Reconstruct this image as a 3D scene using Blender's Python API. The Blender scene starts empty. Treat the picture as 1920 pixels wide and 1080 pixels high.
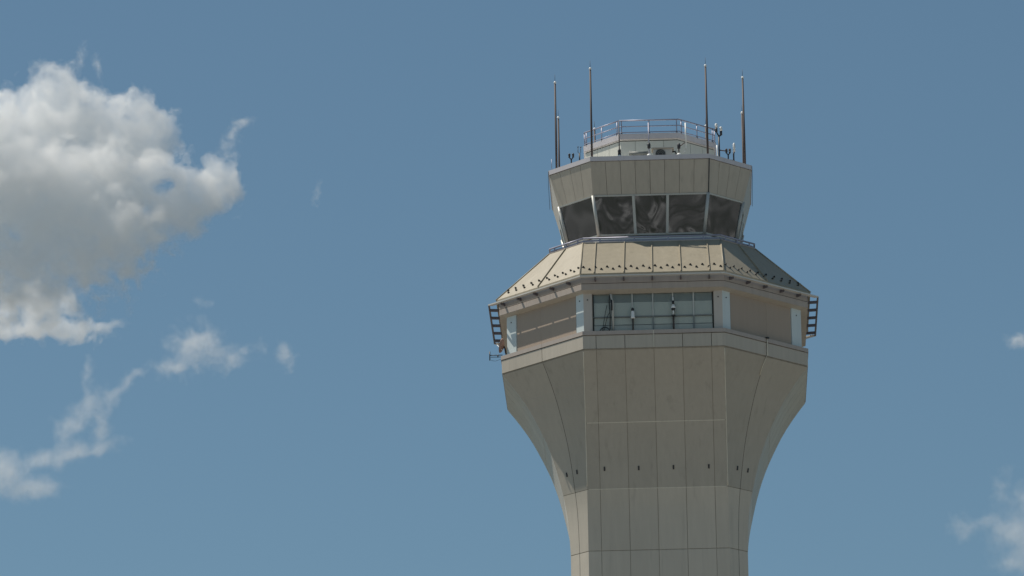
import bpy, bmesh, math, random
from mathutils import Vector, Matrix, noise
random.seed(7)
sc = bpy.context.scene
C = sc.collection

# ---------------------------------------------------------------- camera
CAM_D, CAM_F = 237.664, 9712.25            # metres to the tower axis, focal length in photo pixels (1920 wide)
YAW, PITCH, ROLL, TURN = [math.radians(v) for v in (-1.62767, 16.40122, -0.91775, -0.28233)]
ZO = 1.7                                    # eye height above the ground
_F = Vector((math.sin(YAW)*math.cos(PITCH), math.cos(YAW)*math.cos(PITCH), math.sin(PITCH)))
_R0 = Vector((math.cos(YAW), -math.sin(YAW), 0)); _U0 = _R0.cross(_F)
_R = _R0*math.cos(ROLL)+_U0*math.sin(ROLL); _U = -_R0*math.sin(ROLL)+_U0*math.cos(ROLL)
_q = Matrix.Rotation(-TURN, 3, 'Z')
CR, CU, CF = _q@_R, _q@_U, _q@_F
CP = _q@Vector((0, -CAM_D, 0)) + Vector((0, 0, ZO))
cam_data = bpy.data.cameras.new('camera')
cam = bpy.data.objects.new('camera', cam_data); C.objects.link(cam)
cam_data.sensor_width = 36.0; cam_data.lens = CAM_F/1920*36.0
cam_data.clip_start = 1.0; cam_data.clip_end = 60000
m = Matrix.Identity(4)
for i in range(3):
    m[i][0], m[i][1], m[i][2], m[i][3] = CR[i], CU[i], -CF[i], CP[i]
cam.matrix_world = m
sc.camera = cam

# ---------------------------------------------------------------- sky, sun, exposure
SUN = Vector((-1.0, 0.17, 1.78)).normalized()
world = bpy.data.worlds.new('World'); sc.world = world; world.use_nodes = True
wn = world.node_tree.nodes; wl = world.node_tree.links
sky = wn.new('ShaderNodeTexSky'); sky.sky_type = 'NISHITA'; sky.sun_disc = False
sky.sun_elevation = math.asin(SUN.z); sky.sun_rotation = math.atan2(SUN.x, SUN.y)
sky.altitude = 200; sky.air_density = 1.0; sky.dust_density = 0.6; sky.ozone_density = 1.0
bg = wn['Background']; bg.inputs['Strength'].default_value = 0.072
wb = wn.new('ShaderNodeVectorMath'); wb.operation = 'MULTIPLY'; wb.inputs[1].default_value = (0.885, 1.05, 1.0)   # the camera's cool white balance
wl.new(sky.outputs[0], wb.inputs[0]); wl.new(wb.outputs[0], bg.inputs['Color'])
sd = bpy.data.lights.new('sun', 'SUN'); sd.energy = 4.5; sd.angle = math.radians(0.53); sd.color = (1.0, 0.93, 0.82)
so = bpy.data.objects.new('sun', sd); C.objects.link(so)
so.rotation_euler = (-SUN).to_track_quat('-Z', 'Y').to_euler(); so.location = (-100, 0, 200)
sc.view_settings.view_transform = 'Standard'; sc.view_settings.look = 'None'
sc.view_settings.exposure = 0.0; sc.view_settings.gamma = 1.0; sc.view_settings.use_curve_mapping = False
sc.cycles.use_denoising = True
sc.cycles.max_bounces = 24; sc.cycles.diffuse_bounces = 4; sc.cycles.glossy_bounces = 4
sc.cycles.transparent_max_bounces = 64; sc.cycles.volume_bounces = 20
sc.cycles.volume_step_rate = 0.35; sc.cycles.volume_max_steps = 256

# ---------------------------------------------------------------- materials
def mat(name, col, rough=0.5, metal=0.0, var=0.06, streak=0.10, rnd=0.05, spec=0.5, bump=0.0, drip=0.0):
    M = bpy.data.materials.new(name); M.use_nodes = True
    n, l = M.node_tree.nodes, M.node_tree.links
    b = n['Principled BSDF']
    b.inputs['Roughness'].default_value = rough; b.inputs['Metallic'].default_value = metal
    b.inputs['Specular IOR Level'].default_value = spec
    g = n.new('ShaderNodeNewGeometry'); oi = n.new('ShaderNodeObjectInfo')
    def nz(scale, vec, det=4, rgh=0.55):
        mp = n.new('ShaderNodeMapping'); mp.inputs['Scale'].default_value = vec
        t = n.new('ShaderNodeTexNoise'); t.inputs['Scale'].default_value = scale
        t.inputs['Detail'].default_value = det; t.inputs['Roughness'].default_value = rgh
        l.new(g.outputs['Position'], mp.inputs['Vector']); l.new(mp.outputs[0], t.inputs['Vector'])
        return t.outputs['Fac']
    def ma(op, a, b2, c=None):
        x = n.new('ShaderNodeMath'); x.operation = op
        for i, v in enumerate((a, b2, c)):
            if v is None: continue
            if isinstance(v, (int, float)): x.inputs[i].default_value = v
            else: l.new(v, x.inputs[i])
        return x.outputs[0]
    f = ma('MULTIPLY_ADD', nz(0.45, (1, 1, 1)), 2*var, 1-var)
    f2 = ma('MULTIPLY_ADD', nz(1.0, (5, 5, 0.35), 5, 0.6), 2*streak, 1-streak)
    f3 = ma('MULTIPLY_ADD', oi.outputs['Random'], 2*rnd, 1-rnd)
    ff = ma('MULTIPLY', ma('MULTIPLY', f, f2), f3)
    if drip:                                   # rain runs and grime with a shape of their own
        sm = n.new('ShaderNodeMapRange'); sm.interpolation_type = 'SMOOTHSTEP'
        sm.inputs['From Min'].default_value = 0.54; sm.inputs['From Max'].default_value = 0.74
        sm.inputs['To Min'].default_value = 1.0; sm.inputs['To Max'].default_value = 1-drip
        l.new(nz(1.0, (3.2, 3.2, 0.16), 6, 0.6), sm.inputs['Value']); ff = ma('MULTIPLY', ff, sm.outputs[0])
    mx = n.new('ShaderNodeVectorMath'); mx.operation = 'SCALE'
    mx.inputs[0].default_value = col; l.new(ff, mx.inputs['Scale'])
    l.new(mx.outputs[0], b.inputs['Base Color'])
    r = ma('MULTIPLY_ADD', nz(2.0, (1, 1, 1)), 0.2, rough-0.1)
    l.new(r, b.inputs['Roughness'])
    if bump:
        bp = n.new('ShaderNodeBump'); bp.inputs['Strength'].default_value = 1.0; bp.inputs['Distance'].default_value = bump
        l.new(nz(0.9, (1, 1, 1), 2), bp.inputs['Height']); l.new(bp.outputs[0], b.inputs['Normal'])
    return M
MT = dict(
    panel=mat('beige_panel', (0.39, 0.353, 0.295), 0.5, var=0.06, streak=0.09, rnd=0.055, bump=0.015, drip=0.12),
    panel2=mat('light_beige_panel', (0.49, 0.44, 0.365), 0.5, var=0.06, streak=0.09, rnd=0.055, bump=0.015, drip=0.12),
    roof=mat('tan_roof', (0.33, 0.288, 0.212), 0.5, var=0.08, streak=0.12, rnd=0.03, bump=0.035, drip=0.15),
    band=mat('band_panel', (0.46, 0.41, 0.34), 0.5, var=0.05, streak=0.12, rnd=0.03, bump=0.01, drip=0.15),
    trim=mat('mauve_trim', (0.40, 0.345, 0.305), 0.5, var=0.06, streak=0.14, rnd=0.03),
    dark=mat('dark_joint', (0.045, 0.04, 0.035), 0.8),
    joint=mat('brown_joint', (0.31, 0.275, 0.225), 0.8, streak=0.3),
    seal=mat('pale_sealant', (0.62, 0.58, 0.48), 0.7, streak=0.2),
    screen=mat('taupe_screen', (0.385, 0.305, 0.24), 0.6, var=0.05, streak=0.05, rnd=0.02),
    post=mat('beige_pillar', (0.52, 0.47, 0.42), 0.5, streak=0.07),
    lilac=mat('pale_coping', (0.56, 0.53, 0.55), 0.45, streak=0.1),
    pwall=mat('penthouse_wall', (0.60, 0.60, 0.54), 0.5, streak=0.06),
    pillar=mat('pale_blue_paint', (0.60, 0.66, 0.66), 0.45, var=0.05, streak=0.07, rnd=0.02),
    alu=mat('aluminium', (0.60, 0.57, 0.52), 0.45, 0.1, var=0.06, streak=0.1),
    galv=mat('galvanised_rail', (0.32, 0.32, 0.40), 0.42, 0.3, var=0.08, streak=0.1),
    bronze=mat('dark_bronze', (0.07, 0.05, 0.045), 0.65, 0.0, var=0.15, streak=0.2),
    black=mat('black_fitting', (0.03, 0.03, 0.033), 0.5),
    white=mat('white_paint', (0.80, 0.80, 0.78), 0.4, var=0.04, streak=0.08),
    grey=mat('grey_unit', (0.42, 0.42, 0.40), 0.5, streak=0.15),
    membrane=mat('roof_membrane', (0.75, 0.74, 0.71), 0.8, var=0.12, streak=0.0),
    winframe=mat('window_frame', (0.20, 0.215, 0.21), 0.5),
    bracket=mat('dark_bracket', (0.13, 0.115, 0.125), 0.55),
    inside=mat('cab_interior', (0.24, 0.235, 0.225), 0.8, var=0.3, streak=0.0),
    blind=mat('pale_blind', (0.86, 0.88, 0.84), 0.8, var=0.04, streak=0.05),
    reflection_strip=mat('grey_reflection', (0.42, 0.44, 0.42), 0.8, var=0.04, streak=0.05),
    duct=mat('dark_duct', (0.19, 0.20, 0.19), 0.6, streak=0.15),
    mull=mat('cab_mullion', (0.50, 0.50, 0.47), 0.45, 0.2, streak=0.1),
    dish=mat('rusty_dish', (0.30, 0.18, 0.14), 0.6, var=0.3, streak=0.3),
)
def glass(name, tint, refl, wav, scale, gcol=(0.97, 0.95, 0.93), vst=1.0):
    M = bpy.data.materials.new(name); M.use_nodes = True
    n, l = M.node_tree.nodes, M.node_tree.links
    n.remove(n['Principled BSDF']); out = n['Material Output']
    tr = n.new('ShaderNodeBsdfTransparent'); tr.inputs['Color'].default_value = (*tint, 1)
    gl = n.new('ShaderNodeBsdfGlossy'); gl.inputs['Roughness'].default_value = 0.03; gl.inputs['Color'].default_value = (*gcol, 1)
    fr = n.new('ShaderNodeFresnel'); fr.inputs['IOR'].default_value = refl
    mx = n.new('ShaderNodeMixShader')
    g = n.new('ShaderNodeNewGeometry'); oi = n.new('ShaderNodeObjectInfo')
    off = n.new('ShaderNodeVectorMath'); off.operation = 'ADD'
    cb = n.new('ShaderNodeCombineXYZ'); ml = n.new('ShaderNodeMath'); ml.operation = 'MULTIPLY'; ml.inputs[1].default_value = 50
    l.new(oi.outputs['Random'], ml.inputs[0]); l.new(ml.outputs[0], cb.inputs[2])
    l.new(g.outputs['Position'], off.inputs[0]); l.new(cb.outputs[0], off.inputs[1])
    t = n.new('ShaderNodeTexNoise'); t.inputs['Scale'].default_value = scale; t.inputs['Detail'].default_value = 1.5
    t.inputs['Roughness'].default_value = 0.4; t.inputs['Distortion'].default_value = 1.2
    sv = n.new('ShaderNodeVectorMath'); sv.operation = 'MULTIPLY'; sv.inputs[1].default_value = (1, 1, vst)
    l.new(off.outputs[0], sv.inputs[0]); l.new(sv.outputs[0], t.inputs['Vector'])
    bp = n.new('ShaderNodeBump'); bp.inputs['Strength'].default_value = 1.0; bp.inputs['Distance'].default_value = wav
    l.new(t.outputs['Fac'], bp.inputs['Height'])
    l.new(bp.outputs[0], gl.inputs['Normal'])
    l.new(fr.outputs[0], mx.inputs[0]); l.new(tr.outputs[0], mx.inputs[1]); l.new(gl.outputs[0], mx.inputs[2])
    l.new(mx.outputs[0], out.inputs['Surface'])
    return M
MT['glass'] = glass('cab_glass', (0.20, 0.205, 0.21), 2.5, 0.07, 0.60, (0.92, 0.95, 1.0), 0.6)
MT['flatglass'] = glass('cab_corner_glass', (0.24, 0.245, 0.25), 2.5, 0.02, 0.35, (0.92, 0.95, 1.0), 0.6)
MT['oglass'] = glass('office_glass', (0.92, 0.925, 0.91), 1.4, 0.006, 0.9)

def ground_mat():
    M = bpy.data.materials.new('airfield'); M.use_nodes = True
    n, l = M.node_tree.nodes, M.node_tree.links; b = n['Principled BSDF']
    b.inputs['Roughness'].default_value = 0.9
    g = n.new('ShaderNodeNewGeometry')
    w = n.new('ShaderNodeTexNoise'); w.inputs['Scale'].default_value = 0.004; w.inputs['Detail'].default_value = 5; w.inputs['Roughness'].default_value = 0.5
    l.new(g.outputs['Position'], w.inputs['Vector'])
    cr = n.new('ShaderNodeValToRGB')
    e = cr.color_ramp.elements; e[0].position = 0.40; e[0].color = (0.05, 0.055, 0.04, 1)
    e[1].position = 0.50; e[1].color = (0.13, 0.128, 0.12, 1)
    x = e.new(0.60); x.color = (0.33, 0.32, 0.30, 1)
    l.new(w.outputs['Fac'], cr.inputs[0]); l.new(cr.outputs[0], b.inputs['Base Color'])
    return M

# ---------------------------------------------------------------- mesh helpers
class MB:
    def __init__(s): s.v = []; s.f = []
    def add(s, vs, fs):
        o = len(s.v); s.v += [tuple(v) for v in vs]; s.f += [tuple(i+o for i in f) for f in fs]; return s
    def box(s, c, d, rz=0.0):
        cs, sn = math.cos(rz), math.sin(rz); vs = []
        for z in (-1, 1):
            for x, y in ((-1, -1), (1, -1), (1, 1), (-1, 1)):
                px, py = x*d[0]/2, y*d[1]/2
                vs.append((c[0]+px*cs-py*sn, c[1]+px*sn+py*cs, c[2]+z*d[2]/2))
        return s.add(vs, [(3, 2, 1, 0), (4, 5, 6, 7), (0, 1, 5, 4), (1, 2, 6, 5), (2, 3, 7, 6), (3, 0, 4, 7)])
    def bar(s, a, b, w, h, up=(0, 0, 1)):
        a, b = Vector(a), Vector(b); d = (b-a).normalized(); u = Vector(up)
        r = d.cross(u)
        if r.length < 1e-4: r = d.cross(Vector((0, 1, 0)))
        r.normalize(); u = r.cross(d).normalized(); vs = []
        for p in (a, b):
            for x, y in ((-1, -1), (1, -1), (1, 1), (-1, 1)): vs.append(p+r*x*w/2+u*y*h/2)
        return s.add(vs, [(0, 1, 2, 3), (7, 6, 5, 4), (0, 4, 5, 1), (1, 5, 6, 2), (2, 6, 7, 3), (3, 7, 4, 0)])
    def tube(s, pts, rad, n=8):
        pts = [Vector(p) for p in pts]; N = len(pts)
        if not hasattr(rad, '__len__'): rad = [rad]*N
        vs, fs = [], []
        for i, p in enumerate(pts):
            d = (pts[min(i+1, N-1)]-pts[max(i-1, 0)]).normalized()
            r = d.cross(Vector((0.31, 0.2, 0.93)) if abs(d.z) < 0.9 else Vector((1, 0, 0))).normalized(); u = d.cross(r)
            for k in range(n):
                t = 2*math.pi*k/n; vs.append(p+(r*math.cos(t)+u*math.sin(t))*rad[i])
        for i in range(N-1):
            for k in range(n):
                a, b2 = i*n+k, i*n+(k+1) % n; fs.append((a, b2, b2+n, a+n))
        fs.append(tuple(range(n-1, -1, -1))); fs.append(tuple((N-1)*n+k for k in range(n)))
        return s.add(vs, fs)
    def lathe(s, c, prof, n=12):
        vs, fs = [], []
        for r, z in prof:
            for k in range(n):
                t = 2*math.pi*k/n; vs.append((c[0]+r*math.cos(t), c[1]+r*math.sin(t), c[2]+z))
        for i in range(len(prof)-1):
            for k in range(n):
                a, b2 = i*n+k, i*n+(k+1) % n; fs.append((a, b2, b2+n, a+n))
        fs.append(tuple(range(n-1, -1, -1))); fs.append(tuple((len(prof)-1)*n+k for k in range(n)))
        return s.add(vs, fs)
    def build(s, name, mt, parent=None, smooth=False, zo=None):
        me = bpy.data.meshes.new(name); dz = ZO if zo is None else zo
        me.from_pydata([(x, y, z+dz) for x, y, z in s.v], [], s.f)
        bm = bmesh.new(); bm.from_mesh(me); bmesh.ops.recalc_face_normals(bm, faces=bm.faces); bm.to_mesh(me); bm.free()
        me.materials.append(MT[mt] if isinstance(mt, str) else mt)
        if smooth:
            for p in me.polygons: p.use_smooth = True
        o = bpy.data.objects.new(name, me); C.objects.link(o)
        if parent: o.parent = parent
        return o
def tag(o, label, cat=None, group=None):
    o['label'] = label
    if cat: o['category'] = cat
    if group: o['group'] = group
    return o
def thing(name, label, cat, loc=(0, 0, 0), group=None, rz=0):
    o = bpy.data.objects.new(name, None); C.objects.link(o); o.location = (loc[0], loc[1], loc[2]+ZO)
    o.rotation_euler = (0, 0, rz); o.empty_display_size = 0.3
    return tag(o, label, cat, group)
def copy_thing(root, loc, label, rz=0):
    r = root.copy(); C.objects.link(r); r.location = (loc[0], loc[1], loc[2]+ZO); r.rotation_euler = (0, 0, rz); r['label'] = label
    for ch in root.children:
        c = ch.copy(); C.objects.link(c); c.parent = r
        for g in ch.children:
            d = g.copy(); C.objects.link(d); d.parent = c
    return r

# the tower's plan: a square whose four main faces keep their half width h while the apothem a changes
def oct8(h, a): return [(-h, -a), (h, -a), (a, -h), (a, h), (h, a), (-h, a), (-a, h), (-a, -h)]
def opt(k, t, h, a, z, d=0.0):
    c = oct8(h+d*0.41421, a+d); p, q = c[k % 8], c[(k+1) % 8]
    return (p[0]+(q[0]-p[0])*t, p[1]+(q[1]-p[1])*t, z)
def flen(k, h, a): return 2*h if k % 2 == 0 else (a-h)*math.sqrt(2)
def panel(mb, k, t0, t1, prof, d0, d1, gap=0.0):
    """a slab on face k from fraction t0 to t1 following prof = [(h,a,z)...] bottom to top"""
    vs, fs = [], []; N = len(prof)
    for (h, a, z) in prof:
        g = gap/2/max(flen(k, h, a), 0.05)
        u0 = t0+g if t0 > 1e-6 else t0; u1 = t1-g if t1 < 1-1e-6 else t1
        vs += [opt(k, u0, h, a, z, d1), opt(k, u1, h, a, z, d1), opt(k, u1, h, a, z, d0), opt(k, u0, h, a, z, d0)]
    for i in range(N-1):
        o = 4*i
        for j in range(4): fs.append((o+j, o+(j+1) % 4, o+4+(j+1) % 4, o+4+j))
    fs.append((3, 2, 1, 0)); e = 4*(N-1); fs.append((e, e+1, e+2, e+3))
    return mb.add(vs, fs)
def ring_core(mb, prof, cap=True):
    vs, fs = [], []
    for (h, a, z) in prof: vs += [(x, y, z) for x, y in oct8(h, a)]
    for i in range(len(prof)-1):
        for k in range(8):
            a0, b0 = i*8+k, i*8+(k+1) % 8; fs.append((a0, b0, b0+8, a0+8))
    if cap: fs.append(tuple(range(7, -1, -1))); fs.append(tuple((len(prof)-1)*8+k for k in range(8)))
    return mb.add(vs, fs)
def lerp(a, b, t): return a+(b-a)*t

# ---------------------------------------------------------------- ground
g = MB(); N = 96
g.v = [(0, 0, 0)]+[(20000*math.cos(2*math.pi*i/N), 20000*math.sin(2*math.pi*i/N), 0) for i in range(N)]
g.f = [(0, 1+i, 1+(i+1) % N) for i in range(N)]
o = g.build('ground', ground_mat(), zo=0.0); o['kind'] = 'structure'; o['label'] = 'flat airfield ground of grass and paving'

# ---------------------------------------------------------------- control tower
tower = bpy.data.objects.new('control_tower', None); C.objects.link(tower)
tag(tower, 'tall beige panelled control tower flaring out below a glazed cab', 'control tower')
PRO = [(4.11, 56.0), (4.13, 56.4), (4.18, 57.3), (4.27, 58.15), (4.45, 59.05), (4.74, 60.22), (5.10, 61.3), (5.50, 62.2), (6.06, 63.27), (6.65, 64.15), (7.19, 64.85)]
H0 = 3.265
def az(z):
    # smooth curve through the measured profile
    n = len(PRO)
    if z <= PRO[0][1]: return PRO[0][0]
    if z >= PRO[-1][1]: return PRO[-1][0]
    for i in range(n-1):
        if PRO[i][1] <= z <= PRO[i+1][1]: break
    def m(j):
        j0, j1 = max(j-1, 0), min(j+1, n-1); return (PRO[j1][0]-PRO[j0][0])/(PRO[j1][1]-PRO[j0][1])
    dz = PRO[i+1][1]-PRO[i][1]; t = (z-PRO[i][1])/dz
    return (2*t**3-3*t*t+1)*PRO[i][0]+(t**3-2*t*t+t)*dz*m(i)+(-2*t**3+3*t*t)*PRO[i+1][0]+(t**3-t*t)*dz*m(i+1)
FX = [-H0, -2.66, -1.33, 0.0, 1.33, 2.66, H0]
FT = [(x+H0)/(2*H0) for x in FX]
def cols(k): return FT if k % 2 == 0 else [0, 0.5, 1]
GAP = 0.026
# shaft below the flare
shaft = ring_core(MB(), [(H0-0.016, 4.11-0.016, -1.7), (H0-0.016, 4.11-0.016, 55.96)]).build('shaft', 'joint', tower)
zs = [-1.7+56*i/15 - 0.0 for i in range(15)]+[55.98-0.075]
zl = [55.98-3.6*i for i in range(16)]
for k in range(8):
    cc = cols(k)
    for i in range(15 if k in (0, 1, 7, 6, 2) else 0):
        z1, z0 = zl[i]-0.012, zl[i+1]+0.012
        for j in range(len(cc)-1):
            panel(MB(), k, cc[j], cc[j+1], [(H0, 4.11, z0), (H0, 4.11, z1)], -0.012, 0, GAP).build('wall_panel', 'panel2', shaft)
# flare
def fprof(z0, z1, n):
    return [(H0, az(lerp(z0, z1, i/n)), lerp(z0, z1, i/n)) for i in range(n+1)]
flare = ring_core(MB(), [(H0-0.016, a-0.016, z) for _, a, z in fprof(55.96, 64.84, 36)]).build('flare', 'joint', tower)
ZB = [55.99, 58.855, 61.80, 64.80]
for k in range(8):
    cc = cols(k)
    ZZ = ZB if k % 2 == 0 else [ZB[0], ZB[1], ZB[3]]
    for i in range(len(ZZ)-1):
        g0 = 0.012
        for j in range(len(cc)-1):
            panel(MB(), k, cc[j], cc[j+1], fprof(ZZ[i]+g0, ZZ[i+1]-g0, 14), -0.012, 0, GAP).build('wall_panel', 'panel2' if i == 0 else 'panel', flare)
# pale sealant lines at the corners and along the two joints of the front
for k, z0, z1 in ((0, 59.0, 64.75), (1, 58.9, 64.75)):
    b = MB(); pr = fprof(z0, z1, 20); b.tube([opt(k, 0, *p, 0.0) for p in pr], 0.022, 6); b.build('sealant_bead', 'seal', flare, True)
for zz in ZB[1:3]:
    b = MB(); panel(b, 0, 0.01, 0.99, fprof(zz-0.014, zz+0.014, 1), -0.04, 0.004); b.build('sealant_bead', 'seal', flare)
for k in (1, 7):                                 # dark strips in place of the shadow in the corner faces' mid joints
    b = MB(); panel(b, k, 0.494, 0.506, fprof(56.0, 64.78, 24), -0.015, -0.004); b.build('joint_shade', 'dark', flare)
    b = MB(); panel(b, k, 0.485, 0.515, [(H0, 4.11, 40.0), (H0, 4.11, 55.97)], -0.015, -0.004); b.build('joint_shade', 'dark', shaft)
# little drain scuppers in the flare
def scupper(k, t, z):
    a = az(z); p = Vector(opt(k, t, H0, a, z)); q = Vector(opt(k, t, H0, az(z+.3), z+.3)); up = (q-p).normalized()
    nrm = Vector(((0, -1, 0), (.707, -.707, 0))[k % 2]) if k < 2 else Vector((-.707, -.707, 0))
    b = MB(); b.bar(p-up*0.10, p+up*0.10, 0.075, 0.05, nrm); s = b.build('scupper', 'black', flare)
for x in (-2.44, -0.85, 0.76, 2.40): scupper(0, (x+H0)/(2*H0), 59.77)
for t in (0.34, 0.70): scupper(1, t, 59.77); scupper(7, 1-t, 59.77)

# ledge band round the foot of the office storey
band = ring_core(MB(), [(3.24, 7.10, 64.80), (3.26, 7.13, 65.66)]).build('ledge_band', 'joint', tower)
for k in range(8):
    cc = cols(k)
    for j in range(len(cc)-1):
        panel(MB(), k, cc[j], cc[j+1], [(3.274, 7.178, 64.855), (3.278, 7.19, 65.47)], -0.04, 0.0, GAP+.004).build('band_panel', 'band', band)
    for j0, j1 in ((0, .5), (.5, 1)):
        panel(MB(), k, j0, j1, [(3.279, 7.20, 65.505), (3.279, 7.20, 65.69)], -0.05, 0.02, 0.012).build('coping', 'trim', band)
b = MB(); panel(b, 0, 0.497, 0.503, [(3.274, 7.185, 64.86), (3.279, 7.2, 65.69)], -0.01, 0.024); b.build('sealant_bead', 'seal', band)

# office storey
HW, AW = 3.22, 6.92
office = MB()
for k in range(1, 8): panel(office, k, 0, 1, [(HW, AW, 65.6), (HW, AW, 67.75)], -0.25, -0.06)
panel(office, 0, 0, 0.064, [(HW, AW, 65.6), (HW, AW, 67.75)], -0.25, -0.06); panel(office, 0, 0.936, 1, [(HW, AW, 65.6), (HW, AW, 67.75)], -0.25, -0.06)
office = office.build('office_storey', 'dark', tower)
b = MB(); ring_core(b, [(HW-.3, AW-.3, 65.45), (HW-.3, AW-.3, 65.6)]); b.build('floor_slab', 'inside', office)
b = MB(); b.box((0, -5.4, 66.7), (6.2, 0.1, 2.2)); b.build('back_wall', 'inside', office)
pw = 0.39/(2*HW)
for k in range(8):
    fl = flen(k, HW, AW)
    if k % 2 == 0:
        ts = [(0, pw), (1-pw, 1)]
    else: ts = [(0, 0.096), (0.88, 1)] if k != 7 else [(0, 0.12), (0.905, 1)]
    for n_, (t0, t1) in enumerate(ts):
        front = (k == 0)
        p = panel(MB(), k, t0, t1, [(HW, AW, 65.60), (HW, AW, 67.62)], -0.30, 0.0 if k % 2 else -0.003).build('corner_pillar', 'post' if k % 2 == 0 else 'pillar', office)
        bb = MB(); c = opt(k, (t0+t1)/2, HW, AW, 67.28, 0.01); bb.lathe((0, 0, 0), [(.03, -.012), (.03, .012)], 8)
        nv = Vector((c[0], c[1], 0)).normalized()
        bb.v = [tuple(Vector(c)+Vector(v).to_track_quat('Z', 'Y')@Vector((0, 0, 0)) if False else Vector(c)+nv.to_track_quat('Z', 'Y')@Vector(v)) for v in bb.v]
        if k in (0, 1, 7): bb.build('bolt', 'black', p)
    if k == 0: continue
    s0, s1 = ts[0][1]+0.006, ts[1][0]-0.006
    mid = {1: 0.561, 7: 0.44}.get(k, 0.5)
    for u0, u1 in ((s0, mid), (mid, s1)):
        t0, t1 = u0, u1
        panel(MB(), k, t0, t1, [(HW, AW, 65.72), (HW, AW, 67.62)], -0.16, -0.03, 0.008).build('screen_panel', 'screen', office)
    panel(MB(), k, s0, s1, [(HW, AW, 65.60), (HW, AW, 65.715)], -0.10, 0.03).build('sill', 'trim', office)
# the glazed front: six bays, an upper and a lower light each
GX = [-2.83, -1.90, -0.96, -0.005, 0.922, 1.88, 2.85]; GY = -6.76
ZT, ZM, ZL = 67.60, 66.46, 65.62
for i in range(6):
    x0, x1 = GX[i], GX[i+1]
    MB().box(((x0+x1)/2, GY, (ZT+ZM)/2), (x1-x0-.05, 0.014, ZT-ZM-.05)).build('window_pane', 'oglass', office)
    MB().box(((x0+x1)/2, GY, (ZM+ZL)/2), (x1-x0-.05, 0.014, ZM-ZL-.05)).build('window_pane', 'oglass', office)
    dz = random.uniform(-.02, .02)
    MB().box(((x0+x1)/2, GY+.05, (67.18+dz+66.10)/2), (x1-x0-.03, 0.01, 67.18+dz-66.10)).build('blind', 'blind', office)
    MB().box(((x0+x1)/2, GY+.055, 67.39+dz/2), (x1-x0-.03, 0.02, 0.40-dz)).build('reflection_strip', 'reflection_strip', office)  # added grey strip standing in for the soffit mirrored in the pane tops
    MB().box(((x0+x1)/2, GY+.06, 65.84), (x1-x0-.02, 0.06, 0.45)).build('spandrel', 'white', office)
for i, x in enumerate(GX):
    MB().box((x, GY, (ZT+ZM)/2), (0.055, 0.10, ZT-ZM)).build('mullion', 'mull', office)
    MB().box((x, GY-.004, (ZM+ZL)/2), (0.055, 0.10, ZM-ZL)).build('mullion', 'winframe', office)  # lower mullions take a darker colour for the shadow on them
MB().box((0, GY-.01, ZM), (5.66, 0.09, 0.05)).build('transom', 'winframe', office)
MB().box((0, GY, 67.63), (5.66, 0.14, 0.08)).build('head_frame', 'mull', office)
for s in (-1, 1): MB().box((s*2.842, -6.80, 66.6), (0.03, 0.22, 2.0)).build('reveal', 'dark', office)

# eave: fascia, soffit, drip edge, brackets and outer rail
eave = MB()
HF, AF = 3.30, 7.26
for k in range(8): panel(eave, k, 0, 1, [(HF, AF, 67.66), (HF, AF, 68.42)], -0.12, -0.03)
eave = eave.build('eave', 'dark', tower)
for k in range(8):
    n_ = 4 if k % 2 == 0 else 3
    for j in range(n_):
        for z0, z1, d in ((67.675, 67.955, 0.0), (67.98, 68.36, 0.004)):
            panel(MB(), k, j/n_, (j+1)/n_, [(HF, AF, z0), (HF, AF, z1)], -0.03, d, 0.006).build('fascia_board', 'trim', eave)
    b = MB(); vs = [opt(k, 0, HW, AW, 67.56, -.1), opt(k, 1, HW, AW, 67.56, -.1), opt(k, 1, HF, AF, 67.66, -.02), opt(k, 0, HF, AF, 67.66, -.02)]
    b.add([Vector(v) for v in vs]+[Vector(v)+Vector((0, 0, .05)) for v in vs], [(0, 1, 2, 3), (7, 6, 5, 4), (0, 4, 5, 1), (1, 5, 6, 2), (2, 6, 7, 3), (3, 7, 4, 0)])
    b.build('soffit', 'band', eave)
    panel(MB(), k, 0, 1, [(3.33, 7.40, 68.345), (3.33, 7.40, 68.415)], -0.10, 0.0).build('drip_edge', 'roof', eave)
    r_ = MB(); panel(r_, k, 0, 1, [(3.345, 7.785, 68.165), (3.345, 7.785, 68.225)], -0.20 if k not in (2, 6) else -0.085, 0.0); r_.build('outer_rail', 'alu' if k not in (2, 6) else 'bracket', eave)
    nb = 5
    for j in range(nb):
        t = (j+0.5)/nb if k % 2 == 0 else (j+0.35)/nb
        p0 = Vector(opt(k, t, HF, AF, 68.17, 0.0)); p1 = Vector(opt(k, t, 3.345, 7.785, 68.17, -0.06))
        # the bracket leaves the fascia at a right angle
        c0, c1 = oct8(HF, AF)[k], oct8(HF, AF)[(k+1) % 8]
        e = (Vector(c1)-Vector(c0)).normalized(); nn = Vector((e.y, -e.x, 0)); e3 = Vector((e.x, e.y, 0)); w = e3*0.05
        q0 = p0; reach = (7.73 if k in (2, 6) else 7.62)-7.26 if k % 2 == 0 else 0.26
        b = MB(); b.bar(q0+Vector((0, 0, -.05)), q0+nn*reach+Vector((0, 0, -.03)), 0.07, 0.13)
        b.build('bracket', 'bracket', eave)

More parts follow.
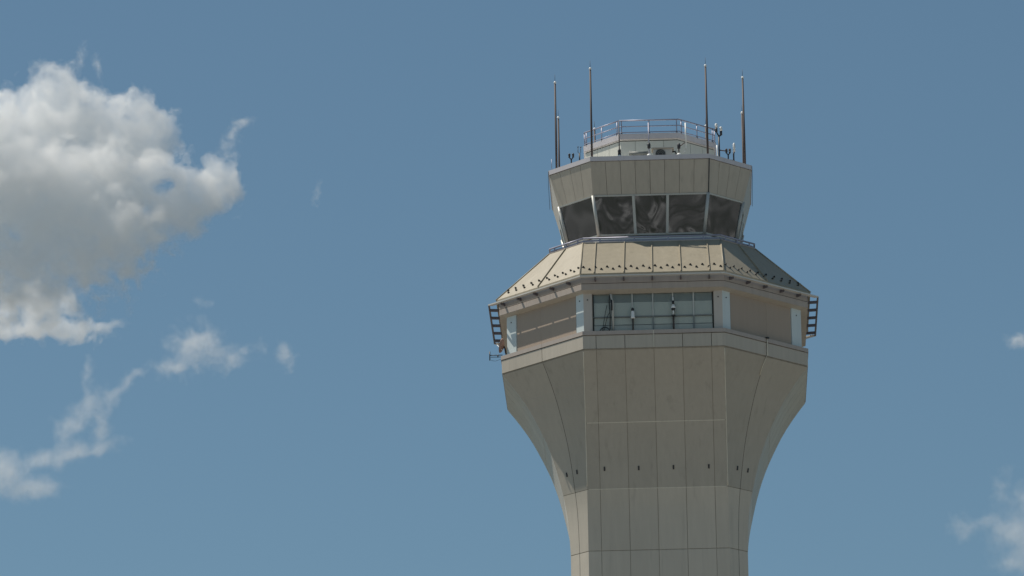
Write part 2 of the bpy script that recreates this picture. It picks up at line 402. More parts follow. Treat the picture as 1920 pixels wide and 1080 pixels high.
# sloping skirt roof
RB, RT = (3.33, 7.40, 68.42), (3.235, 4.85, 70.66)
rp = [RB, RT]
roof = ring_core(MB(), [(RB[0]-.05, RB[1]-.08, RB[2]-.02), (RT[0]-.05, RT[1]-.08, RT[2]-.04)]).build('skirt_roof', 'dark', tower)
RX = [-2.66, -1.30, 0.0, 1.315, 2.63]
def lv(s): return tuple(lerp(RB[i], RT[i], s) for i in range(3))
for k in range(8):
    tt = [0]+[(x+3.3)/6.6 for x in RX]+[1] if k % 2 == 0 else [0, 0.5, 1]
    for j in range(len(tt)-1):
        panel(MB(), k, tt[j], tt[j+1], [lv(0.0), lv(0.5), lv(1.0)], -0.06, 0.0, 0.012).build('roof_panel', 'roof', roof)
    for t in tt[1:-1]:
        b = MB(); p0, p1 = Vector(opt(k, t, *lv(0.01), .03)), Vector(opt(k, t, *lv(0.995), .03)); b.bar(p0, p1, 0.04, 0.08); b.build('standing_seam', 'roof', roof)
    b = MB(); b.tube([opt(k, 0, *lv(0.0), .015), opt(k, 0, *lv(1.0), .015)], 0.035, 6); b.build('hip_cap', 'roof', roof, True)
    if k in (3, 4, 5): continue
    L = flen(k, *lv(0.1)[:2]); n_ = int(L/0.275)
    c0, c1 = oct8(3.3, 7.3)[k], oct8(3.3, 7.3)[(k+1) % 8]; e = (Vector(c1)-Vector(c0)).normalized(); e3 = Vector((e.x, e.y, 0)); nn = Vector((e.y, -e.x, 0))
    for j in range(n_):
        s = 0.115 if j % 2 else 0.19
        p = Vector(opt(k, (j+0.5+random.uniform(-.06, .06))/n_, *lv(s), 0.0))
        sl = (Vector(opt(k, .5, *lv(1)))-Vector(opt(k, .5, *lv(0)))).normalized(); up = e3.cross(sl).normalized()
        if up.z < 0: up = -up
        # a small triangular snow guard with its plate up the slope
        tri = [p-e3*.07, p+e3*.07, p+e3*.025+up*.085, p-e3*.025+up*.085]; bk = [v+sl*.03 for v in tri]
        b = MB(); b.add(tri+bk, [(0, 1, 2, 3), (7, 6, 5, 4), (0, 4, 5, 1), (1, 5, 6, 2), (2, 6, 7, 3), (3, 7, 4, 0)])
        b.build('snow_guard', 'black', roof)

# catwalk deck and its low rail
deck = ring_core(MB(), [(3.20, 4.80, 70.50), (3.20, 4.80, 70.645)]).build('catwalk', 'trim', tower)
for k in range(8):
    panel(MB(), k, 0, 1, [(3.235, 4.845, 70.66), (3.235, 4.845, 70.70)], -0.12, 0.02).build('curb', 'trim', deck)
    r_ = MB(); r_.tube([opt(k, 0, 3.232, 4.836, 70.90), opt(k, 1, 3.232, 4.836, 70.90)], 0.042, 8); r_.build('top_rail', 'galv', deck, True)
    r_ = MB(); r_.bar(opt(k, 0, 3.18, 4.76, 70.79), opt(k, 1, 3.18, 4.76, 70.79), 0.04, 0.07); r_.build('toe_rail', 'galv', deck)
    ts = (0.125, 0.375, 0.62, 0.875) if k % 2 == 0 else (0.15, 0.5, 0.85)
    for t in ts:
        b = MB(); b.bar(opt(k, t, 3.232, 4.836, 70.69), opt(k, t, 3.232, 4.836, 70.90), 0.07, 0.05); b.build('post', 'galv', deck)

# cab
CT, CB_, GB = (2.80, 4.80, 74.70), (2.725, 4.38, 73.145), (2.49, 3.97, 71.25)
cab = ring_core(MB(), [(GB[0]-.02, GB[1]-.02, 70.60), (GB[0]-.02, GB[1]-.02, 71.22)]).build('cab', 'white', tower)
b = MB(); ring_core(b, [(CB_[0]-.06, CB_[1]-.06, 73.16), (CT[0]-.06, CT[1]-.06, 74.68)]); b.build('roof_core', 'dark', cab)
b = MB(); ring_core(b, [(1.0, 1.5, 71.25), (1.0, 1.5, 73.16)]); b.build('core_column', 'inside', cab)
for k in (0, 1, 2, 6, 7):
    b = MB(); panel(b, k, 0.02, 0.98, [(2.2, 3.5, 71.22), (2.2, 3.5, 71.75)], -0.6, 0.0); b.build('console', 'inside', cab)
def cv(s): return tuple(lerp(CB_[i], CT[i], s) for i in range(3))
def gv(s): return tuple(lerp(GB[i], CB_[i], s) for i in range(3))
for k in range(8):
    n_ = 8 if k % 2 == 0 else 4
    for j in range(n_):
        panel(MB(), k, j/n_, (j+1)/n_, [cv(0.012), cv(0.99)], -0.05, 0, 0.016).build('parapet_panel', 'band', cab)
    panel(MB(), k, 0, 1, [(2.81, 4.835, 74.71), (2.815, 4.845, 74.925)], -0.15, 0.0).build('coping', 'lilac', cab)
    panel(MB(), k, 0, 1, [gv(0.965), gv(1.0)], -0.09, 0.03).build('window_head', 'mull', cab)
    panel(MB(), k, 0, 1, [gv(0.0), gv(0.04)], -0.09, 0.03).build('window_sill', 'mull', cab)
    ms = [0, 0.351, 0.647, 1] if k % 2 == 0 else [0, 1]
    for j in range(len(ms)-1):
        panel(MB(), k, ms[j], ms[j+1], [gv(0.02), gv(0.98)], -0.03, -0.012).build('window_pane', 'glass' if k % 2 == 0 else 'flatglass', cab)
    for t in ms[1:-1]:
        b = MB(); b.bar(opt(k, t, *gv(0.03), -.01), opt(k, t, *gv(0.97), -.01), 0.12, 0.14, (0, 0, 1)); b.build('mullion', 'mull', cab)
    b = MB(); b.tube([opt(k, 0, *gv(0.0), 0.0), opt(k, 0, *gv(1.0), 0.0)], 0.085, 6); b.build('corner_mullion', 'mull', cab, True)
b = MB(); b.tube([opt(1, 0, *cv(0.0), 0.03), opt(1, 0, *cv(1.0), 0.03)], 0.03, 6); b.build('corner_joint', 'black', cab)
b = MB(); ring_core(b, [(2.70, 4.74, 74.70), (2.70, 4.74, 74.80)]); b.build('roof_deck', 'membrane', cab)
# lightning conductor cables hanging off the two side corners
for s, zb in ((-1, 73.0), (1, 72.9)):
    b = MB(); b.tube([(s*4.84, -2.82, 74.9), (s*4.85, -2.82, 74.3), (s*4.80, -2.80, zb)], 0.011, 6); b.build('conductor_cable', 'black', cab)

# penthouse on the cab roof
pent = ring_core(MB(), [(1.33, 3.05, 74.80), (1.33, 3.05, 76.25)]).build('penthouse', 'dark', tower)
for k in range(8):
    tt = [0, 0.25, 0.745, 1] if k % 2 == 0 else [0, .34, .67, 1]
    for j in range(len(tt)-1):
        panel(MB(), k, tt[j], tt[j+1], [(1.36, 3.09, 74.81), (1.36, 3.09, 76.20)], -0.04, 0, 0.016).build('wall_panel', 'pwall', pent)
    panel(MB(), k, 0, 1, [(1.40, 3.15, 76.29), (1.41, 3.16, 76.56)], -0.1, 0.02).build('parapet', 'lilac', pent)
b = MB(); ring_core(b, [(1.34, 3.08, 76.25), (1.34, 3.08, 76.35)]); b.build('roof_deck', 'membrane', pent)
hr = MB(); b = hr
for k in range(8): b.tube([opt(k, 0, 1.427, 3.118, 77.235), opt(k, 1, 1.427, 3.118, 77.235)], 0.034, 8)
hr = hr.build('handrail', 'galv', tower, True)
for zz in (76.935, 76.64):
    for k in range(8):
        b = MB(); b.tube([opt(k, 0, 1.427, 3.118, zz), opt(k, 1, 1.427, 3.118, zz)], 0.024, 8); b.build('rail', 'galv', hr, True)
for k in range(8):
    for t in ((0.04, 0.5, 0.96) if k % 2 == 0 else (0.06, 0.5, 0.94)):
        b = MB(); p = opt(k, t, 1.427, 3.118, 76.45); b.tube([p, (p[0], p[1], 77.235)], 0.024, 8); b.build('post', 'galv', hr, True)
        b = MB(); b.box((p[0], p[1], 76.56), (0.07, 0.07, 0.10)); b.build('post_clamp', 'black', hr)

# ---------------------------------------------------------------- lightning rods at the eight roof corners
def make_rod():
    t = thing('lightning_rod', '', 'lightning rod', group='lightning rods at the corners of the cab roof')
    MB().tube([(0, 0, -.12), (0, 0, 1.4), (0, 0, 4.40)], [0.053, 0.052, 0.044], 10).build('mast', 'bronze', t, True, 0)
    MB().lathe((0, 0, 0), [(.11, -.13), (.11, -.09), (.07, -.08)], 10).build('base_flange', 'grey', t, False, 0)
    MB().lathe((0, 0, 4.40), [(.03, -.02), (.06, .02), (.066, .06), (.05, .10), (.02, .12)], 10).build('cap', 'white', t, True, 0)
    MB().tube([(0, 0, 4.50), (0, 0, 4.86)], [0.012, 0.007], 6).build('air_terminal', 'bronze', t, True, 0)
    return t
rods = [((-2.72, -4.60), 'tall dark lightning rod at the left corner of the front cab roof edge'),
        ((2.75, -4.60), 'tall dark lightning rod at the right corner of the front cab roof edge'),
        ((4.52, -2.68), 'rightmost tall dark lightning rod on the right end of the cab roof'),
        ((-4.45, -2.68), 'leftmost tall dark lightning rod on the left end of the cab roof'),
        ((-4.45, 2.68), 'rod close beside the leftmost rod, its lower tip halfway up'),
        ((4.52, 2.68), 'rod hidden mostly behind the rightmost rod on the far roof corner'),
        ((-2.72, 4.60), 'rear rod in line with the left front rod, behind the railing'),
        ((2.75, 4.60), 'rear rod in line with the right front rod, behind the railing')]
r0 = make_rod(); r0.location = (*rods[0][0], 74.94+ZO); r0['label'] = rods[0][1]
for (xy, lab) in rods[1:]:
    copy_thing(r0, (*xy, 74.94), lab)

# ---------------------------------------------------------------- antennas and equipment on the cab roof
def fork(name, label, loc, hpole, span, prong, rz=0.0, pr=0.03, side=0.0, cap='white'):
    t = thing(name, label, 'antenna', loc, 'forked antennas on the cab roof', rz)
    MB().tube([(0, 0, 0), (0, 0, hpole)], pr*1.2, 8).build('pole', 'black', t, True, 0)
    MB().lathe((0, 0, 0), [(.11, 0), (.11, .05), (.05, .08)], 10).build('base', 'white', t, False, 0)
    pts = []
    for i in range(9):
        u = -1+i/4; pts.append((u*span/2, 0, hpole+(abs(u)**2.2)*span*0.55+side*u*0.1))
    MB().tube(pts, pr, 8).build('yoke', 'black', t, True, 0)
    for u in (-1, 1):
        z = hpole+span*.55+side*u*.1
        e = MB().tube([(u*span/2, 0, z-.02), (u*span/2, 0, z+prong*.45)], pr*1.7, 8).build('element', 'black', t, True, 0)
        MB().tube([(u*span/2, 0, z+prong*.45), (u*span/2, 0, z+prong*.92), (u*span/2, 0, z+prong)], [pr*1.9, pr*1.9, pr*.9], 8).build('radome', cap, e, True, 0)
    return t
fork('forked_antenna', 'tall forked antenna with two white tipped prongs right of the railing', (3.30, -3.70, 74.80), 1.38, 0.22, 0.40, 0.1, 0.034, -0.8)
fork('forked_antenna', 'short forked antenna with a white foot near the right roof edge', (3.72, -3.62, 74.85), 0.40, 0.16, 0.20, 0.1, 0.028, 0, 'bronze')
fork('forked_antenna', 'small black forked antenna near the left end of the cab roof', (-3.72, -3.66, 74.85), 0.36, 0.18, 0.18, -0.1, 0.028, 0, 'black')
t = thing('whip_antenna', 'single white tipped antenna post beside the rightmost rod', 'antenna', (3.98, -3.52, 74.80))
MB().tube([(0, 0, 0), (0, 0, .5), (.03, 0, .62)], .036, 8).build('pole', 'black', t, True, 0)
MB().tube([(.03, 0, .60), (.03, 0, 1.0), (.03, 0, 1.05)], [.055, .055, .02], 8).build('radome', 'white', t, True, 0)
t = thing('antenna_frame', 'dark pipe frame linking the antennas at the right roof edge', 'frame', (3.30, -3.70, 74.80))
MB().tube([(.03, .03, .66), (.40, .05, .60)], .026, 6).build('pipe', 'bronze', t, True, 0)
MB().tube([(.03, .03, .26), (.72, .17, .16)], .026, 6).build('pipe', 'bronze', t, True, 0)
MB().tube([(-.09, 0, 0.02), (-.09, 0, .62), (-.10, 0, .9)], .03, 8).build('conduit', 'white', t, True, 0)
t = thing('whip_antenna', 'thin twin topped antenna left of the penthouse railing', 'antenna', (-3.32, -3.9, 74.80))
MB().tube([(0, 0, 0), (0, 0, .62)], .034, 8).build('pole', 'black', t, True, 0)
MB().tube([(-.07, 0, .92), (-.07, 0, .66), (0, 0, .60), (.06, 0, .66), (.06, 0, .92)], .015, 6).build('yoke', 'bronze', t, True, 0)
MB().tube([(-.10, 0, .93), (-.03, 0, .93)], .02, 6).build('element', 'black', t, True, 0)
MB().tube([(.03, 0, .92), (.10, 0, .92)], .02, 6).build('element', 'black', t, True, 0)
t = thing('whip_antenna', 'thin pale whip left of the leftmost lightning rod', 'antenna', (-4.68, -2.72, 74.92))
MB().tube([(0, 0, 0), (0, 0, .62)], [.02, .012], 6).build('whip', 'galv', t, True, 0)

def mast(label, x, top, boxz, arm=False, pale=False):
    t = thing('roof_mast', label, 'mast', (x, -4.70, 74.925), 'slim masts along the front roof edge')
    MB().tube([(0, 0, 0), (0, 0, top)], 0.026, 8).build('pole', 'galv' if pale else 'bronze', t, True, 0)
    MB().lathe((0, 0, 0), [(.12, 0), (.12, .03), (.075, .09), (.04, .11)], 12).build('base', 'white', t, True, 0)
    MB().lathe((0, 0, boxz), [(.03, 0), (.075, .04), (.08, .22), (.04, .30)], 10).build('housing', 'black', t, True, 0)
    if not pale and not arm: MB().box((0, -.02, .10), (.15, .12, .10)).build('junction_box', 'black', t, False, 0)
    if arm:
        MB().tube([(0, 0, .40), (.22, 0, .58), (.34, 0, .64)], .022, 6).build('arm', 'bronze', t, True, 0)
        MB().tube([(.34, 0, .50), (.34, 0, 1.60)], .036, 8).build('whip', 'white', t, True, 0)
        MB().tube([(.34, 0, .52), (.345, 0, .36), (.29, 0, .22), (.20, 0, .17)], .022, 8).build('hose', 'white', t, True, 0)
    return t
mast('dark slim mast at the left corner of the penthouse railing', -1.42, 1.72, .10)
mast('pale slim mast with a dark bulb in the middle of the roof edge', -0.02, 1.66, .36, pale=True)
mast('short mast with a side arm carrying a white whip and curved hose', 1.39, .55, .30, arm=True)

t = thing('air_conditioner', 'boxy grey air conditioner with a dark fan on the roof', 'air conditioner', (0.62, -3.95, 74.80))
MB().box((0, 0, .36), (.90, .55, .50)).build('casing', 'grey', t, False, 0)
MB().box((0, 0, .65), (1.06, .66, .06)).build('lid', 'panel', t, False, 0)
MB().box((0, 0, .05), (.8, .5, .11)).build('stand', 'black', t, False, 0)
b = MB(); b.lathe((0, 0, 0), [(.24, -.015), (.24, .015)], 20); b.v = [(x-.10, -.285-z, y+.36) for x, y, z in b.v]; f = b.build('fan', 'black', t, False, 0)
b = MB()
for r in (.10, .17, .235): b.tube([(-.10+r*math.cos(2*math.pi*i/20), -.31, .36+r*math.sin(2*math.pi*i/20)) for i in range(21)], .008, 5)
b.build('fan_guard', 'duct', f, False, 0)
MB().tube([(.45, -.1, .52), (.60, -.12, .52), (.64, -.12, .40)], .04, 8).build('pipe', 'black', t, True, 0)
t = thing('duct', 'long low dark duct lying left of the air conditioner', 'duct', (-0.52, -4.2, 74.80))
MB().tube([(-.45, 0, .42), (.45, 0, .42)], .11, 12).build('pipe', 'duct', t, True, 0)
MB().box((-.3, 0, .16), (.06, .2, .32)).build('support', 'grey', t, False, 0); MB().box((.3, 0, .16), (.06, .2, .32)).build('support', 'grey', t, False, 0)

# ---------------------------------------------------------------- fittings at the office storey
t = thing('security_camera', 'white cylindrical camera with a black top left of the window centre', 'camera', (-0.94, -7.02, 65.69))
MB().tube([(0, 0, 0), (0, 0, .62)], .032, 8).build('stalk', 'bronze', t, True, 0)
MB().lathe((0, 0, .62), [(.10, 0), (.11, .03), (.085, .08), (.075, .30), (.05, .36)], 12).build('housing', 'white', t, True, 0)
MB().lathe((0, 0, .98), [(.03, 0), (.07, .03), (.075, .08), (.05, .14), (.01, .16)], 12).build('lens_head', 'black', t, True, 0)
t = thing('security_camera', 'white dome camera hanging on a pole right of the window centre', 'camera', (0.94, -7.02, 65.69))
MB().tube([(0, 0, 0), (0, 0, .70)], .04, 8).build('stalk', 'bronze', t, True, 0)
MB().tube([(0, 0, .70), (0, 0, 1.05)], .032, 8).build('neck', 'white', t, True, 0)
MB().lathe((0, 0, .68), [(.10, 0), (.10, .05), (.04, .07)], 12).build('collar', 'black', t, True, 0)
MB().lathe((0, 0, 1.02), [(.06, 0), (.10, .04), (.11, .09), (.05, .22)], 12).build('dome', 'white', t, True, 0)
MB().lathe((0, 0, 1.02), [(.015, -.075), (.06, -.06), (.09, -.01), (.10, .035)], 12).build('lens', 'black', t, True, 0)
MB().tube([(0, 0, 1.24), (0, 0, 1.60)], .028, 8).build('drop_pole', 'white', t, True, 0)
MB().tube([(0, 0, 1.26), (0, 0, 1.42)], .055, 8).build('clamp', 'black', t, True, 0)
t = thing('cable_coil', 'loop of black cable with leads at the left end of the windows', 'cable', (-2.25, -6.95, 65.69))
b = MB(); b.tube([(.24*math.cos(math.pi*i/14), 0, .26*math.sin(math.pi*i/14)-.02) for i in range(15)], .026, 6); b.build('loop', 'black', t, True, 0)
MB().tube([(-.12, 0, .0), (-.05, 0, .45), (.05, 0, 1.0), (.12, 0, 1.3)], .014, 6).build('lead', 'black', t, True, 0)
MB().tube([(-.05, .05, .1), (.12, .05, .75), (.22, .05, .95)], .014, 6).build('lead', 'black', t, True, 0)
t = thing('conduit_pole', 'pale pole with dark cables beside the left window bay', 'pole', (-1.86, -6.93, 65.69))
MB().tube([(0, 0, 0), (0, 0, 1.45), (-.10, -.12, 1.82)], .045, 8).build('pipe', 'mull', t, True, 0)
MB().tube([(-.15, 0, .15), (-.13, 0, .8), (-.17, 0, 1.5), (-.14, -.08, 1.8)], .024, 8).build('cable', 'black', t, True, 0)
MB().tube([(-.05, -.05, 1.05), (-.05, -.05, 1.55)], .04, 8).build('junction_box', 'black', t, True, 0)
t = thing('cable_drop', 'pale cable running down a seam of the right hand flare', 'cable', (0, 0, 65.5))
cp = []
for z, t_ in ((65.72, .50), (65.50, .50), (65.2, .50), (64.9, .50), (64.7, .492), (64.4, .488), (64.0, .487)):
    hh, aa = (3.279, 7.22) if z > 64.86 else (H0, az(z)); q = opt(1, t_, hh, aa, z, .035); cp.append((q[0], q[1], z-65.5))
MB().tube(cp, .024, 6).build('cable', 'seal', t, True, 0)
MB().box((opt(1, .5, 3.28, 7.2, 0, .05)[0], opt(1, .5, 3.28, 7.2, 0, .05)[1], .20), (.14, .14, .07), math.radians(45)).build('clip', 'black', t, False, 0)

t = thing('yagi_antenna', 'small dark directional antenna jutting left from the ledge corner', 'antenna', (-7.15, -3.0, 65.74))
MB().tube([(0, 0, .09), (-.60, 0, .09)], .02, 6).build('boom', 'black', t, True, 0)
MB().tube([(0, 0, -.0), (-.56, 0, -.0)], .014, 6).build('brace', 'black', t, True, 0)
MB().tube([(-.60, 0, -.16), (-.60, 0, .27)], .03, 6).build('element', 'black', t, True, 0)
MB().tube([(-.22, 0, -.02), (-.22, 0, .11)], .03, 6).build('clamp', 'black', t, True, 0)
MB().tube([(-.55, 0, -.16), (-.35, 0, -.20), (-.1, 0, -.12), (0, 0, -.02)], .008, 5).build('lead', 'black', t, True, 0)
t = thing('dish_antenna', 'rust red and cream dish seen edge on at the left wall', 'dish', (-7.08, -3.05, 66.2))
b = MB(); pr = [(.02, 0), (.14, .012), (.26, .05), (.36, .105), (.42, .16), (.40, .165), (.34, .125), (.24, .07), (.12, .03), (.02, .02)]
pr = [(r*.85, z*.85) for r, z in pr]; b.lathe((0, 0, 0), pr, 20); qd = Vector((-.95, .18, .25)).to_track_quat('Z', 'Y'); b.v = [tuple(qd@Vector(v)+Vector((0, 0, .05))) for v in b.v]
b.build('reflector', 'dish', t, True, 0)
MB().tube([(.10, .05, -.35), (.06, .03, -.1), (0, 0, .05)], .035, 8).build('mount', 'black', t, True, 0)
q1 = tuple(qd@Vector((0, 0, .34))+Vector((0, 0, .05))); MB().tube([(-.02, -.2, -.25), q1], .016, 6).build('feed_arm', 'white', t, True, 0)

# ---------------------------------------------------------------- clouds: lit volumes of water droplets far behind the tower
def dirpx(x, y): return (CF+CR*((x-960)/CAM_F)+CU*((540-y)/CAM_F))
CD = 3000.0; MPP = CD/CAM_F                        # distance of the clouds, metres per photo pixel there
def cloud_mesh(ell, holes, thr, res, seed, amp, nscale, warp, rough, stretch, gain):
    """iso-surface of a fractal density field round a set of ellipsoids, as a real mesh"""
    ng = bpy.data.node_groups.new('cloud_field', 'GeometryNodeTree')
    ng.interface.new_socket('Geometry', in_out='OUTPUT', socket_type='NodeSocketGeometry')
    n, l = ng.nodes, ng.links
    def val(sock, v):
        if isinstance(v, (int, float, tuple, list)): sock.default_value = v
        else: l.new(v, sock)
    def ma(op, a, b2=0.0, c=0.0):
        x = n.new('ShaderNodeMath'); x.operation = op
        for i, v in enumerate((a, b2, c)): val(x.inputs[i], v)
        return x.outputs[0]
    def vm(op, *a):
        x = n.new('ShaderNodeVectorMath'); x.operation = op
        for i, v in enumerate(a): val(x.inputs[i], v)
        return x
    def nz(vec, scale, det, rgh, off):
        t = n.new('ShaderNodeTexNoise'); t.inputs['Scale'].default_value = scale; t.inputs['Detail'].default_value = det; t.inputs['Roughness'].default_value = rgh
        l.new(vm('ADD', vec, off).outputs[0], t.inputs['Vector']); return t
    P = n.new('GeometryNodeInputPosition').outputs[0]
    base = nscale/(60*MPP); o_ = (seed*13.7, seed*5.3, seed*9.1)
    w1 = nz(P, base*1.1, 3, 0.55, o_)
    PW = vm('ADD', P, vm('MULTIPLY_ADD', w1.outputs['Color'], (warp*120*MPP,)*3, (-warp*60*MPP,)*3).outputs[0]).outputs[0]
    def blob(c, r, w, tilt):
        d = vm('SUBTRACT', PW, c).outputs[0]
        if tilt:
            rt = n.new('ShaderNodeVectorRotate'); rt.rotation_type = 'Y_AXIS'; rt.inputs['Angle'].default_value = -tilt; l.new(d, rt.inputs['Vector']); d = rt.outputs[0]
        ln = vm('LENGTH', vm('DIVIDE', d, r).outputs[0]).outputs['Value']
        return ma('MULTIPLY_ADD', ln, -w, w)
    F = None
    for e in ell:
        v = blob(*e); F = v if F is None else ma('SMOOTH_MAX', F, v, 0.12)
    for e in holes:
        F = ma('SMOOTH_MIN', F, ma('MULTIPLY', blob(*e), -1.0), 0.1)
    PS = vm('MULTIPLY', PW, stretch).outputs[0]
    f1 = nz(PS, base*1.3, 9, rough, (o_[1], o_[0], o_[2])).outputs['Fac']
    f2 = nz(PS, base*5.0, 7, 0.65, o_).outputs['Fac']
    q = ma('MULTIPLY_ADD', f1, 2*amp, -amp); q = ma('MULTIPLY_ADD', f2, amp*0.7, q); q = ma('SUBTRACT', q, amp*0.35)
    D = ma('MULTIPLY_ADD', F, gain, q)
    lo = [min(e[0][i]-e[1][0 if e[3] else i]*(1.25 if not e[3] else 1.05) if True else 0 for e in ell) for i in range(3)]
    hi = [max(e[0][i]+e[1][0 if e[3] else i]*(1.25 if not e[3] else 1.05) for e in ell) for i in range(3)]
    for i in range(3):
        if any(e[3] for e in ell):
            lo[i] = min(e[0][i]-(max(e[1][0], e[1][2]) if i != 1 else e[1][1])*1.15 for e in ell); hi[i] = max(e[0][i]+(max(e[1][0], e[1][2]) if i != 1 else e[1][1])*1.15 for e in ell)
    vc = n.new('GeometryNodeVolumeCube'); l.new(D, vc.inputs['Density']); vc.inputs['Background'].default_value = -1.0
    vc.inputs['Min'].default_value = lo; vc.inputs['Max'].default_value = hi
    for i, k in enumerate(('Resolution X', 'Resolution Y', 'Resolution Z')): vc.inputs[k].default_value = max(12, int((hi[i]-lo[i])/res))
    v2 = n.new('GeometryNodeVolumeToMesh'); v2.inputs['Threshold'].default_value = thr
    l.new(vc.outputs[0], v2.inputs['Volume'])
    out = n.new('NodeGroupOutput'); l.new(v2.outputs[0], out.inputs[0])
    tmp = bpy.data.objects.new('tmp', bpy.data.meshes.new('tmp')); C.objects.link(tmp)
    md = tmp.modifiers.new('g', 'NODES'); md.node_group = ng
    dg = bpy.context.evaluated_depsgraph_get(); me = bpy.data.meshes.new_from_object(tmp.evaluated_get(dg))
    bpy.data.objects.remove(tmp); bpy.data.node_groups.remove(ng); me.name = 'cloud'
    return me
def vapour(dens, aniso):
    M = bpy.data.materials.new('cloud_vapour'); M.use_nodes = True
    n, l = M.node_tree.nodes, M.node_tree.links; n.remove(n['Principled BSDF'])
    pv = n.new('ShaderNodeVolumePrincipled'); pv.inputs['Color'].default_value = (1, 1, 1, 1)
    pv.inputs['Anisotropy'].default_value = aniso; pv.inputs['Density'].default_value = dens
    l.new(pv.outputs[0], n['Material Output'].inputs['Volume']); return M
def cloud(label, blobs, layers, seed, holes=(), amp=0.6, nscale=1.0, res=3.0, warp=0.3, rough=0.6, stretch=(1, 1, 1), gain=1.0, group='clouds in the blue sky', depth=1.0, aniso=0.0, lean=None, dist=CD):
    """blobs: (x, y, rx, ry, weight[, tilt]) in photo pixels, turned into ellipsoids at the clouds' own distance; layers: (threshold, density)"""
    cx = sum(b[0] for b in blobs)/len(blobs); cy = sum(b[1] for b in blobs)/len(blobs)
    rnd = random.Random(seed); org = CP+dirpx(cx, cy)*dist
    MPP = dist/CAM_F
    X, Z = CR, CU; Y = Z.cross(X)
    def ells(bl, dd):
        r = []
        for b in bl:
            rx, ry = b[2]*MPP, b[3]*MPP; rd = (0.4*max(b[2], b[3])+0.6*min(b[2], b[3]))*MPP*dd
            r.append((((b[0]-cx)*MPP, rnd.uniform(-.3, .3)*rd+(abs(b[1]-lean[0])*(lean[1] if b[1] < lean[0] else lean[2])*MPP if lean else 0.0), -(b[1]-cy)*MPP), (rx, rd, ry), b[4], math.radians(b[5]) if len(b) > 5 else 0))
        return r
    E_, Hh = ells(blobs, depth), ells(holes, depth*4)
    root = None
    for i, (thr, dens) in enumerate(layers):
        me = cloud_mesh(E_, Hh, thr, res*MPP, seed, amp, nscale, warp, rough, stretch, gain)
        me.materials.clear(); me.materials.append(vapour(dens, aniso))
        if root is None:
            root = bpy.data.objects.new('cloud', me); C.objects.link(root)
            root.matrix_world = Matrix(((X.x, Y.x, Z.x, org.x), (X.y, Y.y, Z.y, org.y), (X.z, Y.z, Z.z, org.z), (0, 0, 0, 1)))
        else:
            o = bpy.data.objects.new('core', me); C.objects.link(o); o.parent = root
    return tag(root, label, 'cloud', group)
big = [(-70, 300, 150, 140, 1.0), (25, 262, 105, 115, 1.0), (92, 196, 70, 95, 1.0), (165, 245, 95, 95, 1.0), (240, 255, 80, 88, 1.0), (300, 262, 38, 48, .9),
       (60, 370, 135, 115, 1.0), (180, 360, 130, 110, 1.0), (290, 350, 95, 75, 1.0), (352, 370, 80, 62, 1.0), (405, 345, 52, 60, 1.0), (435, 352, 30, 40, 1.0),
       (318, 412, 75, 48, .8), (228, 445, 95, 92, .6), (140, 475, 120, 105, .55), (40, 485, 130, 110, .55), (-60, 500, 120, 120, .55), (70, 575, 85, 62, .5), (0, 590, 75, 55, .5),
       (30, 620, 80, 24, .55), (120, 620, 80, 24, .55), (195, 622, 45, 24, .6, -20)]
SOFT = [(-0.08, 0.004), (0.14, 0.012), (0.40, 0.020), (0.70, 0.028)]
cloud('big white cumulus cloud with a grey base at the left edge', big, [(0.06, 0.014), (0.26, 0.045), (0.55, 0.045)], 3, holes=[(302, 352, 20, 10, 1.0)], amp=2.1, nscale=1.25, res=4.2, warp=0.45, rough=0.60, gain=2.2, depth=0.42, lean=(440, 0.75, 0.5))
cloud('small soft white cloud below the middle of the sky on the left', [(370, 648, 60, 36, .9), (340, 684, 52, 22, .8, -12), (415, 674, 58, 20, .7, -8), (458, 660, 40, 11, .6, -15), (385, 612, 30, 14, .5, 20)],
      [(-0.10, 0.004), (0.12, 0.010), (0.40, 0.015), (0.70, 0.022)], 11, amp=1.9, nscale=2.1, res=2.6, warp=0.45, rough=0.66, gain=1.4, depth=0.8, dist=2600)
THIN = [(-0.20, 0.004), (0.05, 0.009), (0.30, 0.012), (0.60, 0.016)]
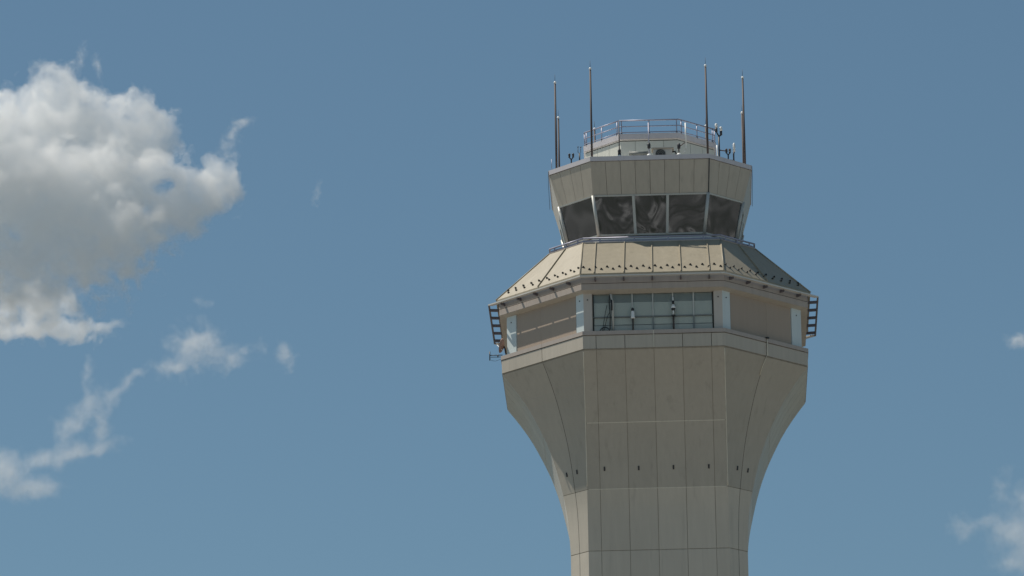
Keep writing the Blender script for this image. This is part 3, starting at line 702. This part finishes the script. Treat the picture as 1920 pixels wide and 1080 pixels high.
cloud('ragged diagonal streak of cloud near the lower left corner', [(0, 890, 55, 46, .8), (55, 915, 62, 26, .8), (70, 865, 60, 18, .7, -15), (130, 850, 60, 20, .7, -20), (190, 838, 48, 14, .7, -15), (125, 805, 22, 40, .7, 20), (160, 775, 60, 20, .7, -50), (190, 800, 16, 42, .6, 15), (215, 742, 48, 15, .8, -50), (252, 708, 36, 10, .8, -38), (165, 710, 10, 40, .5)],
      THIN, 17, amp=1.4, nscale=2.0, res=2.8, warp=0.4, rough=0.68, gain=1.5, depth=0.9, dist=2600)
cloud('tiny upright wisp right of the small soft cloud', [(536, 668, 18, 30, .8, -20), (546, 686, 10, 14, .8)], SOFT, 23, amp=1.3, nscale=3.0, res=1.6, warp=0.3, gain=1.3, dist=2600)
cloud('thin curl of vapour right above the tip of the big cloud', [(455, 232, 28, 9, .8, -10), (436, 248, 14, 24, .6, 25), (425, 275, 16, 30, .45, 30)], SOFT, 29, amp=1.3, nscale=3.0, res=1.7, warp=0.3, gain=1.3)
cloud('right one of two thin upright wisps above the big cloud top', [(184, 125, 8, 28, .8, -8)], SOFT, 31, amp=1.3, nscale=3.4, res=1.5, warp=0.25, gain=1.3)
cloud('left one of two thin upright wisps above the big cloud top', [(150, 112, 8, 32, .6, 15), (138, 135, 12, 18, .5, 30)], SOFT, 33, amp=1.3, nscale=3.4, res=1.5, warp=0.25, gain=1.3)
cloud('faint short wisp alone in the sky left of the tower', [(594, 365, 7, 26, .6, 15)], SOFT[:2], 37, amp=1.2, nscale=3.4, res=1.5, warp=0.25, gain=1.2)
cloud('faint little wisp above the small soft cloud', [(382, 567, 22, 9, .6, 15)], SOFT[:2], 41, amp=1.2, nscale=3.0, res=1.5, warp=0.25, gain=1.2, dist=2600)
cloud('pale cloud rising at the lower right corner', [(1915, 1000, 60, 50, .9), (1870, 985, 40, 30, .8), (1805, 990, 30, 26, .7), (1930, 940, 45, 40, .7), (1915, 1050, 50, 34, .7), (1880, 915, 16, 40, .45, 20)],
      [(-0.12, 0.0025), (0.10, 0.005), (0.34, 0.008), (0.62, 0.010)], 43, amp=1.6, nscale=1.8, res=2.8, warp=0.4, rough=0.68, gain=1.4, depth=0.8)
cloud('scrap of cloud cut by the right edge at mid height', [(1912, 642, 30, 16, .8, 10), (1945, 640, 30, 24, .9)], SOFT, 47, amp=1.3, nscale=2.4, res=1.9, warp=0.3, gain=1.3)
